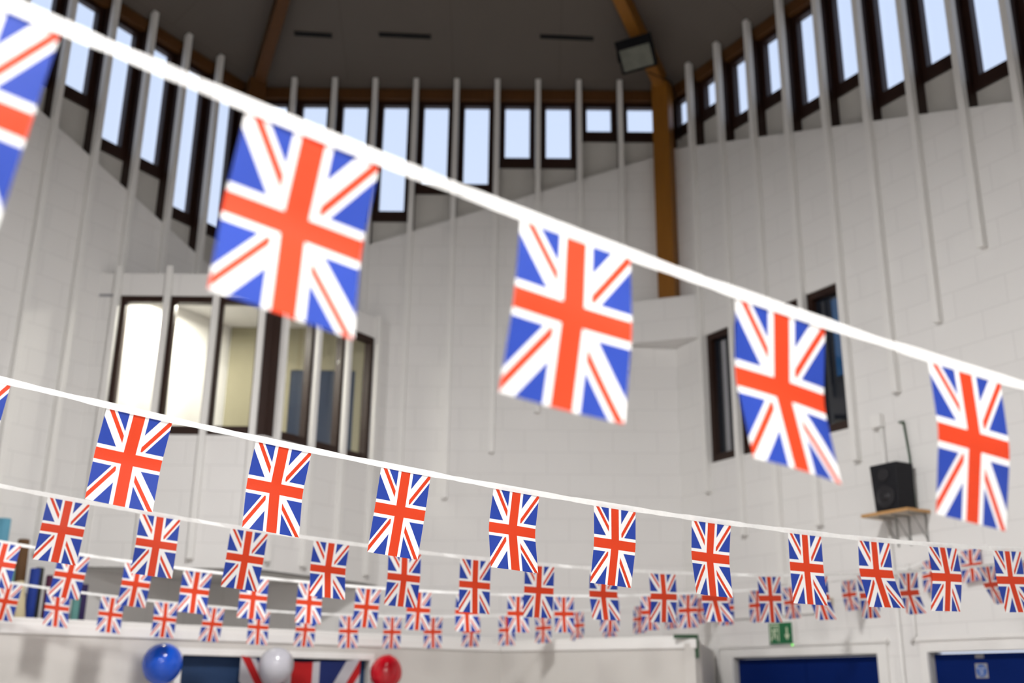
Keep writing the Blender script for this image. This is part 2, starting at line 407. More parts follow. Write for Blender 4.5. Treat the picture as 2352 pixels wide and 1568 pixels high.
# ------------------------------------------------------------------ low dark windows of the right wall
def low_window(w, t0, t1, z0, z1, pane_mat, inner=None, m=.05, top=.06, off=(-.12, -.02)):
    win_n[0] += 1; e = empty('window_%d' % win_n[0], w.P((t0 + t1) / 2, off[0], z0), kind=S_)
    mb = MB(); a, b = off
    w.box(mb, t0, t0 + m, a, b, z0, z1); w.box(mb, t1 - m, t1, a, b, z0, z1)
    w.box(mb, t0 + m, t1 - m, a, b, z0, z0 + top * 1.3); w.box(mb, t0 + m, t1 - m, a, b, z1 - top, z1)
    mb.build('window_frame', M_['darkwood'], e, merge=False)
    mb = MB(); w.box(mb, t0 + m, t1 - m, a + .03, a + .04, z0 + top * 1.3, z1 - top)
    if inner: inner(mb, w, t0 + m, t1 - m, a, z0 + top * 1.3, z1 - top)
    mb.build('pane', pane_mat, e, merge=False)
    return e
for i, (a, b) in enumerate(LOWIN):
    def refl(mb, w, t0, t1, o, z0, z1, i=i):
        # window reflections painted as thin blue and grey strips on the dark glass
        if i == 3: w.box(mb, t1 - .13, t1 - .01, o + .041, o + .045, z0 + .42, z1 - .05, mi=1)
        if i == 0: w.box(mb, t0 + .10, t0 + .16, o + .041, o + .045, z0 + .02, z1 - .03, mi=2)
    low_window(WR, a, b, 3.87, 5.18, [M_['darkglass'], M_['bluerefl'], M_['grey']], refl)
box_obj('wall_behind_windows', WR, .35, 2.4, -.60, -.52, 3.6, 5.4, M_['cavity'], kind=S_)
# ------------------------------------------------------------------ gallery box in the left corner
A0 = Vector((-2.19, 9.31, 0)); bb = R_(33); gB = Vector((math.sin(bb), math.cos(bb), 0))
WGA = Wall((-2.19, 9.31), (-1, .006), (-.006, -1))          # t runs left from the box corner
WGB = Wall((-2.19, 9.31), (gB.x, gB.y), (gB.y, -gB.x))      # t runs to the back wall
GZ0, GZ1, GL, GBt = 2.71, 5.40, 1.655, 1.66
mb = MB()
def gal(w, t0, t1, z0, z1): w.box(mb, t0, t1, 0, -.10, z0, z1)
gal(WGA, 0, GL, GZ0, 3.87); gal(WGA, 0, GL, 5.18, GZ1); gal(WGA, 1.455, GL, 3.87, 5.18)
gal(WGB, 0, GBt, GZ0, 3.87); gal(WGB, 0, GBt, 5.18, GZ1); gal(WGB, 1.43, GBt, 3.87, 5.18)
end = WGB.P(GBt, -.02, 0); lft = WGA.P(GL, -.02, 0); cor = Vector((CLx.x, CLx.y - .004, 0))
foot = [A0 + Vector((-.0, .02, 0)), Vector((end.x, 10.70, 0)), cor, lft]
for z0, z1 in ((GZ0, GZ0 + .06), (GZ1 - .05, GZ1 - .001)):
    mb.prism([Vector((p.x, p.y, z0)) for p in foot], (0, 0, z1 - z0))
mb.build('wall_gallery', M_['wall'], kind=S_, merge=False)
mb = MB(); WL.box(mb, .02, 1.62, .004, .02, GZ0 + .061, GZ1 - .052); mb.build('wall_gallery_side', M_['white'], kind=S_)
mb = MB(); WB.box(mb, 3.10, 4.67, .004, .02, GZ0 + .061, GZ1 - .052); mb.build('wall_gallery_rear', M_['beige'], kind=S_)
GW = [(WGA, .975, 1.43), (WGA, .535, .985 - .012), (WGA, .098, .533), (WGB, .145, .575), (WGB, .578, 1.008), (WGB, 1.012, 1.43)]
for w, a, b in GW:
    left = w is WGA
    win_n[0] += 1; e = empty('window_%d' % win_n[0], w.P((a + b) / 2, -.06, 3.87), kind=S_); mb = MB(); m = .05
    w.box(mb, a, a + m, -.09, -.01, 3.87, 5.18); w.box(mb, b - m, b, -.09, -.01, 3.87, 5.18)
    w.box(mb, a + m, b - m, -.09, -.01, 3.87, 3.955); w.box(mb, a + m, b - m, -.09, -.01, 5.12, 5.18)
    mb.build('window_frame', M_['darkwood'], e, merge=False)
    mb = MB(); w.box(mb, a + m, b - m, -.055, -.049, 3.955, 5.12); mb.build('pane', M_['glass'], e)
mb = MB(); WGA.box(mb, 0, .098, -.09, -.004, 3.87, 5.18); WGB.box(mb, 0, .145, -.09, -.004, 3.87, 5.18)
trim_n[0] += 1; mb.build('trim_%d' % trim_n[0], M_['darkwood'], kind=S_, merge=False)
for w, t in ((WGA, 1.455), (WGA, 1.01 - .02), (WGA, .535), (WGA, .098), (WGB, .13), (WGB, .577), (WGB, 1.01), (WGB, 1.45)):
    trim(w, t - .028, t + .028, 0, .055, 2.78, 5.46 if w is WGA else 5.42, M_['batten'])
box_obj('trim_slot', WGA, 1.49, 1.63, .0, .006, 5.165, 5.19, M_['grey'], kind=S_).name = 'trim_%d' % (trim_n[0] + 1); trim_n[0] += 1
# door inside the gallery
e = empty('door_3', WB.P(3.67, .03, GZ0 + .06), kind=S_)
box_obj('door_leaf', WB, 3.33, 4.0, .022, .06, GZ0 + .062, 4.87, M_['blueleaf'], e)
mb = MB(); WB.box(mb, 3.26, 3.33, .021, .07, GZ0 + .062, 4.93); WB.box(mb, 4.0, 4.07, .021, .07, GZ0 + .062, 4.93); WB.box(mb, 3.33, 4.0, .021, .07, 4.872, 4.93)
mb.build('door_frame', M_['beige'], e, merge=False)
nt_ = box_obj('notice', WB, 3.70, 3.78, .061, .064, 4.35, 4.58, M_['paper']); tag(nt_, 'small white paper notice on the blue door inside the lit gallery', 'notice')
# ceiling strip light of the gallery
g = empty('strip_light', (-3.05, 9.75, 5.26), 'slim white ceiling strip light inside the lit gallery', 'light')
mb = MB(); mb.hexa([Vector(p) for p in ((-3.35, 9.70, 5.30), (-2.75, 9.70, 5.30), (-2.75, 9.78, 5.30), (-3.35, 9.78, 5.30), (-3.35, 9.70, 5.345), (-2.75, 9.70, 5.345), (-2.75, 9.78, 5.345), (-3.35, 9.78, 5.345))])
mb.build('light_body', M_['white'], g)
mb = MB(); mb.hexa([Vector(p) for p in ((-3.33, 9.71, 5.285), (-2.77, 9.71, 5.285), (-2.77, 9.77, 5.285), (-3.33, 9.77, 5.285), (-3.33, 9.71, 5.299), (-2.77, 9.71, 5.299), (-2.77, 9.77, 5.299), (-3.33, 9.77, 5.299))])
mb.build('diffuser', emit('gallery_tube', (1, .97, .82), 9), g)
# ------------------------------------------------------------------ bulkhead across the right corner
mb = MB(); p0 = WB.P(.80, .0, 0); p1 = WR.P(.43, .0, 0); c0 = Vector((1.716, 10.70, 0))
mb.prism([Vector((p.x, p.y, 5.18)) for p in (p0, p1, c0)], (0, 0, .46)); mb.build('wall_bulkhead', M_['wall'], kind=S_, merge=False)
# ------------------------------------------------------------------ servery enclosure below (hatch wall)
HZ = 2.13
h0 = Vector((-5.20, 5.955, 0)); h1 = Vector((-.07, 9.87, 0)); h2 = Vector((1.44, 8.62, 0)); h3 = Vector((1.90, 10.30, 0))
dH = (h1 - h0).normalized(); nH = Vector((dH.y, -dH.x, 0)); WH = Wall((-3.37, 7.35), (dH.x, dH.y), (nH.x, nH.y)); LH = (h1 - Vector((-3.37, 7.35, 0))).length
d2 = (h2 - h1).normalized(); n2 = Vector((d2.y, -d2.x))
if n2.y > 0: n2 = -n2
W2 = Wall((h1.x, h1.y), (d2.x, d2.y), n2); L2 = (h2 - h1).length
d3 = (h3 - h2).normalized(); W3 = Wall((h2.x, h2.y), (d3.x, d3.y), (d3.y, -d3.x)); L3 = (h3 - h2).length
OP0, OP1, OZ = 1.26, 2.82, 1.965
mb = MB()
WH.box(mb, -2.30, OP0, 0, -.10, 0, HZ); WH.box(mb, OP1, LH, 0, -.10, 0, HZ); WH.box(mb, OP0, OP1, 0, -.10, OZ, HZ); WH.box(mb, OP0, OP1, 0, -.10, 0, 1.0)
W2.box(mb, 0, L2, 0, -.10, 0, HZ); W3.box(mb, 0, L3, 0, -.08, 0, HZ - .02)
mb.build('wall_hatch', M_['plaster'], kind=S_, merge=False)
mb = MB(); lw = WL.P(6.3, .02, 0)
pts = [WH.P(-2.28, -.02, 0), WH.P(LH, -.02, 0), W2.P(L2, -.02, 0), W3.P(L3, -.02, 0), Vector((1.69, 10.66, 0)), Vector((-2.85, 10.68, 0)), lw]
mb.prism([Vector((p.x, p.y, HZ - .06)) for p in pts], (0, 0, .055)); mb.build('wall_hatch_top', M_['plaster'], kind=S_, merge=False)
trim(WH, -2.3, LH - .01, .0, .014, HZ - .06, HZ + .012, M_['white'], bevel=.006)
trim(W2, 0.01, L2 + .02, .0, .014, HZ - .06, HZ + .012, M_['white'], bevel=.006)
trim(WH, -2.3, LH - .05, -.12, -.05, HZ + .0, HZ + .05, M_['white'], bevel=.006)
trim(W2, 0.05, L2 - .02, -.12, -.05, HZ + .0, HZ + .04, M_['white'], bevel=.006)
trim(WH, OP0 - .04, OP1 + .04, .0, .02, OZ, OZ + .05, M_['white'])
trim(WH, OP0 - .06, OP0, .0, .02, 1.0, OZ, M_['white']); trim(WH, OP1, OP1 + .06, .0, .02, 1.0, OZ, M_['white'])
cur = box_obj('hatch_shutter', WH, OP0, OP1, -.09, -.06, 1.0, OZ - .001, M_['navy'])
tag(cur, 'plain dark blue shutter closing the serving hatch behind the big flag', 'shutter')
# ------------------------------------------------------------------ doors of the right wall
def door(n, t0, t1, f0, f1, leaves):
    e = empty('door_%d' % n, WR.P((t0 + t1) / 2, 0, 0), kind=S_)
    mb = MB(); zt = 2.13
    WR.box(mb, f0, t0, -.10, .03, 0, zt); WR.box(mb, t1, f1, -.10, .03, 0, zt); WR.box(mb, t0, t1, -.10, .03, 2.05, zt)
    WR.box(mb, f0 - .02, f1 + .02, 0, .045, zt, zt + .03)
    mb.build('door_frame', M_['white'], e, merge=False)
    for a, b in leaves: box_obj('door_leaf', WR, a + .003, b - .003, -.09, -.045, .01, 2.035, M_['blue_door'], e)
    return e
door(1, .66, 2.328, .508, 2.42, ((.66, 1.494), (1.494, 2.328)))
strip = box_obj('door_reflection', WR, .66, 2.328, -.044, -.02, 2.036, 2.049, M_['steel'], bpy.data.objects['door_1'])  # pale strip stands in for light reflected along the door head
door(2, 2.80, 3.70, 2.735, 3.78, ((2.80, 3.70),))

# ------------------------------------------------------------------ things on the right wall
def wbox(mb, w, *a, **k): w.box(mb, *a, **k)
# loudspeaker on its shelf
sh = empty('wall_shelf', WR.P(2.72, .02, 3.06), 'small wooden bracket shelf on the right wall carrying the black loudspeaker', 'shelf')
mb = MB(); WR.box(mb, 2.50, 2.94, .002, .25, 3.065, 3.083); mb.build('board', M_['shelfund'], sh)
mb = MB(); WR.box(mb, 2.50, 2.94, .25, .256, 3.062, 3.086); WR.box(mb, 2.94, 2.946, .002, .256, 3.062, 3.086); WR.box(mb, 2.494, 2.50, .002, .256, 3.062, 3.086)
mb.build('wooden_edge', M_['shelf'], sh)
for t in (2.62, 2.74, 2.90):
    mb = MB(); WR.box(mb, t - .006, t + .006, .002, .012, 2.84, 3.064); WR.box(mb, t - .006, t + .006, .012, .20, 3.054, 3.064)
    mb.tube([WR.P(t, .012, 2.87), WR.P(t, .15, 3.052)], .005, 6); mb.build('bracket', M_['steel'], sh)
sp = empty('loudspeaker', WR.P(2.74, .12, 3.087), 'black two-way loudspeaker standing on the wooden wall shelf', 'loudspeaker')
mb = MB(); l = []
t0, t1, a0, a1, z0, z1 = 2.60, 2.865, .045, .235, 3.087, 3.455
for z, i in ((z0, .025), (z1, 0)):
    l += [(t0 + i, a0, z), (t1 - i * .6, a0, z), (t1 - i * .6, a1, z), (t0 + i, a1, z)]
mb.hexa([WR.P(*q) for q in l], l); mb.build('cabinet', M_['speaker'], sp, bevel=.008)
def disc_frame(w, t, off, z): # matrix with local z along the wall normal
    n = Vector((w.n.x, w.n.y, 0)); d = Vector((w.d.x, w.d.y, 0)); u = Vector((0, 0, 1))
    m = Matrix((d, u, n)).transposed().to_4x4(); m.translation = w.P(t, off, z); return m
mb = MB(); mb.lathe([(.088, 0), (.09, .008), (.078, .010), (.070, .004), (.03, -.0), (.026, .012), (0, .016)], disc_frame(WR, 2.735, .2355, 3.195)); mb.build('woofer', M_['cone'], sp)
mb = MB(); mb.lathe([(.05, 0), (.052, .007), (.04, .008), (.018, .002), (0, .010)], disc_frame(WR, 2.735, .2355, 3.365)); mb.build('tweeter', M_['cone'], sp)
# junction box with white conduit above the speaker
jb = empty('junction_box', WR.P(2.545, 0, 3.80), 'small white junction box with a conduit dropping to the loudspeaker', 'electrical box')
mb = MB(); WR.box(mb, 2.50, 2.60, .002, .065, 3.80, 3.91); mb.build('box_body', M_['white'], jb, bevel=.006)
mb = MB(); mb.tube([WR.P(2.575, .02, 3.802), WR.P(2.575, .02, 3.087)], .018, 10); mb.build('conduit', M_['white'], jb)
an = empty('metal_rod', WR.P(2.86, .05, 3.52), 'thin dark green metal rod rising behind the loudspeaker', 'rod')
mb = MB(); mb.tube([WR.P(2.825, .018, 3.087), WR.P(2.82, .02, 3.52), WR.P(2.80, .025, 3.80)], .008, 8); mb.build('rod', M_['dgreen'], an)
mb = MB(); mb.tube([WR.P(2.81, .03, 3.80), WR.P(2.76, .03, 3.805)], .008, 8); mb.build('rod_tip', M_['dgreen'], an)
# conduits between the doors
def pipe(pts, r, label):
    mb = MB(); mb.tube([WR.P(*p) for p in pts], r, 10); o = mb.build('conduit_pipe', M_['white']); return tag(o, label, 'pipe', 'white conduits on the right wall')
pipe([(2.555, .02, 3.05), (2.555, .02, .3)], .015, 'long white conduit running from the loudspeaker shelf down between the two blue doors')
pipe([(2.70, .018, 2.70), (2.70, .018, 2.18), (2.66, .018, 2.12)], .012, 'short white conduit ending beside the top corner of the right blue door')
tr = box_obj('cable_trunking', WR, .68, 1.70, .002, .022, 2.385, 2.405, M_['white']); tag(tr, 'thin horizontal white cable trunking running above the green exit sign', 'trunking')
sb = empty('wall_sensor', WR.P(1.86, .0, 2.42), 'small beige sensor on a bracket at the right end of the thin trunking', 'sensor')
mb = MB(); WR.box(mb, 1.82, 1.90, .002, .03, 2.43, 2.50); mb.build('base_plate', M_['shelfund'], sb, bevel=.004)
mb = MB(); mb.tube([WR.P(1.86, .03, 2.465), WR.P(1.86, .09, 2.45)], [.012, .024], 10); mb.build('sensor_head', M_['steel'], sb)
# exit sign
ex = empty('exit_sign', WR.P(1.315, 0, 2.145), 'green running-man fire exit sign with a down arrow above the double blue door', 'sign')
mb = MB(); WR.box(mb, 1.165, 1.465, .002, .045, 2.128, 2.345); mb.build('housing', M_['white'], ex, bevel=.004)
mb = MB(); WR.box(mb, 1.178, 1.452, .0455, .050, 2.150, 2.325); mb.build('sign_face', M_['green'], ex)
def sg(mb, pts, off=.0505, th=.0012): # polygon on the sign face, coordinates t,z
    mb.prism([WR.P(t, off, z) for t, z in pts], Vector((WR.n.x, WR.n.y, 0)) * th)
mb = MB(); T = lambda x: 1.452 - x if False else x
# arrow pointing down in the right half
sg(mb, [(1.386, 2.285), (1.402, 2.285), (1.402, 2.225), (1.425, 2.225), (1.394, 2.178), (1.363, 2.225), (1.386, 2.225)])
mb.build('arrow', M_['signpale'], ex)
mb = MB() # doorway frame and running figure in the left half
sg(mb, [(1.195, 2.165), (1.205, 2.165), (1.205, 2.312), (1.195, 2.312)]); sg(mb, [(1.205, 2.302), (1.298, 2.302), (1.298, 2.312), (1.205, 2.312)])
sg(mb, [(1.288, 2.165), (1.298, 2.165), (1.298, 2.302), (1.288, 2.302)])
hd = [(1.252 + .010 * math.cos(a * math.pi / 6), 2.285 + .010 * math.sin(a * math.pi / 6)) for a in range(12)]; sg(mb, hd)
sg(mb, [(1.236, 2.270), (1.258, 2.270), (1.252, 2.225), (1.232, 2.228)])
sg(mb, [(1.252, 2.230), (1.272, 2.212), (1.268, 2.180), (1.258, 2.182), (1.260, 2.208), (1.240, 2.222)])
sg(mb, [(1.232, 2.230), (1.246, 2.226), (1.232, 2.196), (1.212, 2.186), (1.208, 2.194), (1.224, 2.204)])
sg(mb, [(1.256, 2.268), (1.276, 2.252), (1.284, 2.262), (1.262, 2.274)]); sg(mb, [(1.238, 2.268), (1.222, 2.250), (1.214, 2.258), (1.232, 2.272)])
mb.build('running_figure', M_['signpale'], ex)
mb = MB(); WR.box(mb, 1.440, 1.452, .0455, .052, 2.132, 2.142); mb.build('indicator_lamp', M_['led'], ex)
# signs on the right blue door
ps = box_obj('door_plate', WR, 3.155, 3.225, -.0448, -.042, 2.000, 2.028, M_['grey']); tag(ps, 'small pale rectangular plate at the top of the right blue door', 'plate')
fs = empty('fire_door_sign', WR.P(3.20, -.045, 1.87), 'square white sign with a round blue fire door mark on the right blue door', 'sign')
mb = MB(); WR.box(mb, 3.145, 3.245, -.0448, -.042, 1.865, 1.965); mb.build('backing', M_['grey'], fs)
def dk(r, t, z, off, mat, nm, par, th=.001):
    mb = MB(); mb.lathe([(r, 0), (r, th), (0, th)], disc_frame(WR, t, off, z), 28, smooth=False); return mb.build(nm, mat, par)
dk(.043, 3.195, 1.915, -.0418, M_['signblue'], 'blue_disc', fs)
for i, s_ in enumerate(('Fire door', 'keep', 'shut')):
    cu = bpy.data.curves.new('lettering', 'FONT'); cu.body = s_; cu.size = .017; cu.align_x = 'CENTER'; cu.extrude = .0003
    o = bpy.data.objects.new('lettering', cu); COL.objects.link(o)
    m = disc_frame(WR, 3.195, -.0402, 1.927 - i * .019)
    dg = bpy.context.evaluated_depsgraph_get(); me = bpy.data.meshes.new_from_object(o.evaluated_get(dg)); bpy.data.objects.remove(o)
    me.transform(m); me.transform(Matrix.Translation(-fs.matrix_world.translation)); me.materials.clear(); me.materials.append(M_['paper'])
    o = bpy.data.objects.new('lettering', me); COL.objects.link(o); o.parent = fs
# green edged bracket at the right end of the hatch enclosure
gb = empty('corner_bracket', W2.P(L2 - .05, .0, HZ), 'dark green right-angled metal bracket on the right end of the hatch enclosure top', 'bracket')
mb = MB(); mb.hexa([W3.P(t, o, z) for t, o, z in ((.0, .03, HZ + .014), (.02, .03, HZ + .014), (.02, -.16, HZ + .014), (.0, -.16, HZ + .014), (.0, .03, HZ + .045), (.02, .03, HZ + .045), (.02, -.16, HZ + .045), (.0, -.16, HZ + .045))]); mb.build('bracket_arm', M_['dgreen'], gb)
mb = MB(); W3.box(mb, .0, .03, .002, .03, HZ - .13, HZ + .013); mb.build('bracket_leg', M_['dgreen'], gb)
# ------------------------------------------------------------------ floodlight and detector up in the right corner
fl = empty('floodlight', (1.32, 10.22, 8.42), 'black square floodlight with a frosted glass front high in the right corner', 'floodlight')
cen = Vector((1.335, 10.27, 8.385)); view = (Vector((0, 0, EYE)) - cen).normalized(); cen = cen + view * .42
fn = (Vector((-.10, -.80, -.62))).normalized(); fx = Vector((1, 0, 0)); fx = (fx - fn * fx.dot(fn)).normalized(); fy = fn.cross(fx)
if fy.z < 0: fy = -fy
rot = Matrix.Rotation(R_(17), 3, fn if fn.dot(view) > 0 else -fn); fx = rot @ fx; fy = rot @ fy
def fbox(mb, x0, x1, y0, y1, n0, n1, k=1.0):
    P = []
    for n_, kk in ((n0, k), (n1, 1)):
        P += [cen + fx * x * kk + fy * y * kk + fn * n_ for x, y in ((x0, y0), (x1, y0), (x1, y1), (x0, y1))]
    mb.hexa(P)
mb = MB(); fbox(mb, -.185, .205, -.135, .215, -.13, 0, .8); mb.build('housing', M_['black'], fl, bevel=.006)
mb = MB(); fbox(mb, -.185, .185, -.135, -.115, 0, .02); fbox(mb, -.185, .205, .115, .215, 0, .02); fbox(mb, -.185, -.160, -.115, .115, 0, .02); fbox(mb, .165, .205, -.115, .115, 0, .02)
mb.build('bezel', M_['black'], fl, merge=False)
mb = MB(); fbox(mb, -.160, .165, -.115, .115, .001, .008); mb.build('lamp_glass', M_['lampglass'], fl)
mb = MB(); mb.tube([cen + fx * -.19 - fn * .05, cen + fx * -.19 - fn * .2 + fy * .08, cen + Vector((.10, .36, .20)), cen + fx * .19 - fn * .2 + fy * .08, cen + fx * .19 - fn * .05], .012, 8); mb.build('yoke', M_['black'], fl)
mb = MB(); pts = [cen + Vector((.15, .20, -.05)), WR.P(.22, .10, 8.2), WR.P(.24, .03, 7.95), WR.P(.23, .012, 7.5)]; mb.tube(pts, .006, 6); mb.build('cable', M_['black'], fl)
dp = slope_pt(1.24, 8.88)
mb = MB(); mm = Matrix.Translation(Vector((1.372, 10.245, 8.80)) ) @ (Vector((.2, -.6, -.75)).to_track_quat('Z', 'Y').to_matrix().to_4x4()); mb.lathe([(.05, -.02), (.052, .01), (.04, .03), (0, .036)], mm, 20)
o = mb.build('smoke_detector', M_['white']); tag(o, 'small round smoke detector beside the timber rafter above the floodlight', 'detector')
# ------------------------------------------------------------------ balloons on the hatch wall
def balloon(t, z, r, col, label, knot_up=False, gap=.03):
    c = WH.P(t, r + gap, z); e = empty('balloon', c, label, 'balloon', 'party balloons round the serving hatch')
    m = plain('balloon_' + label.split()[0], col, .16, spec=.6, noise=.04, nscale=4)
    prof = []
    for i in range(0, 25):
        a = math.pi * i / 24; zz = -math.cos(a); rr = math.sin(a)
        prof.append((r * rr * (1 - .06 * (zz < 0) * abs(zz)), r * (zz * (1.0 if zz > 0 else 1.10))))
    mt = Matrix.Translation(c) @ Matrix.Rotation(R_(180 if knot_up else 0) + .3, 4, Vector((WH.d.x, WH.d.y, 0)))
    mb = MB(); mb.lathe(prof, mt, 36); mb.build('balloon_skin', m, e)
    mb = MB(); mb.lathe([(.004, -r * 1.13), (.012, -r * 1.12), (.004, -r * 1.09), (.012, -r * 1.05)], mt, 12); mb.build('knot', m, e)
balloon(1.06, 1.90, .138, (.005, .075, .52), 'blue round balloon at the left end of the serving hatch')
balloon(1.91, 1.905, .130, (.50, .50, .55), 'white round balloon in front of the big hanging flag', gap=.075)
balloon(2.89, 1.87, .128, (.55, .004, .014), 'red round balloon at the right end of the serving hatch', True)
# big flag hanging in the hatch
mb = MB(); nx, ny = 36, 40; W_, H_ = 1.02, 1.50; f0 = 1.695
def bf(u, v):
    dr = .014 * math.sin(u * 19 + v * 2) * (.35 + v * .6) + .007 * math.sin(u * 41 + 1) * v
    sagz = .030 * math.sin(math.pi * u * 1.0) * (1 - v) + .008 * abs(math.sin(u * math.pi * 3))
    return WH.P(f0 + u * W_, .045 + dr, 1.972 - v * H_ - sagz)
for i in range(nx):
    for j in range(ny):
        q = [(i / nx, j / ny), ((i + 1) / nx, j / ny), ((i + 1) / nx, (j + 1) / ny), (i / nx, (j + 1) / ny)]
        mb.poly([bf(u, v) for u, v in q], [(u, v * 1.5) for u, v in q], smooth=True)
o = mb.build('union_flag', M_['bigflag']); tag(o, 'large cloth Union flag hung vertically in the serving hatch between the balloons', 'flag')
# ------------------------------------------------------------------ rolls and tubes standing on the enclosure top, left
def roll(px, z1, r, col, label, name, cat, lean=(0, 0), r2=None, off=.30, hollow=False, z0=HZ):
    t = px; b = WL.P(t - .05, off + .08, z0 - .003); top = b + Vector((lean[0], lean[1], z1 - z0))
    m = plain(name + '_' + label.split()[0] + str(int(px * 100)), col, .7, noise=.12, bump=.1, bscale=30)
    d = (top - b); q = d.to_track_quat('Z', 'Y').to_matrix().to_4x4(); q.translation = b; h = d.length; r2 = r2 if r2 is not None else r
    mb = MB(); prof = [(r, 0), (r + (r2 - r) * .5, h * .5), (r2, h - .006), (r2 - .006, h)]
    if hollow: prof += [(r2 * .35, h), (r2 * .32, h - .05)]
    else: prof += [(0, h)] if r2 > .01 else []
    mb.lathe(prof, q, 20); o = mb.build(name, m); return tag(o, label, cat)
roll(2.50, 2.99, .048, (.10, .30, .42), 'pale blue foam roll standing furthest left behind the enclosure edge', 'foam_roll', 'foam roll', (0, 0), off=.25)
roll(2.25, 2.86, .045, (.10, .045, .012), 'tall brown cardboard tube leaning among the coloured rolls', 'cardboard_tube', 'tube', (-.02, .0), off=.20, hollow=True)
roll(2.42, 2.62, .030, (.10, .26, .26), 'slim teal foam roll standing left of the brown tube', 'foam_roll', 'foam roll', (-.02, 0), off=.34)
roll(2.37, 2.51, .052, (.58, .50, .32), 'cream cone-shaped roll tapering to its top in front of the brown tube', 'paper_cone', 'cone', (-.045, 0), r2=.034, off=.44)
roll(2.20, 2.63, .038, (.008, .035, .26), 'bright blue fabric roll right of the brown tube', 'fabric_roll', 'roll', off=.30)
roll(2.105, 2.65, .034, (.020, .024, .020), 'black fabric roll right of the bright blue roll', 'fabric_roll', 'roll', off=.22)
roll(2.05, 2.59, .036, (.085, .012, .045), 'maroon fabric roll right of the black roll', 'fabric_roll', 'roll', off=.30)
roll(1.80, 2.44, .032, (.12, .30, .28), 'short teal foam roll standing beside the purple roll', 'foam_roll', 'foam roll', off=.32)
roll(1.70, 2.55, .038, (.028, .014, .085), 'dark purple fabric roll standing furthest right of the row', 'fabric_roll', 'roll', off=.26)
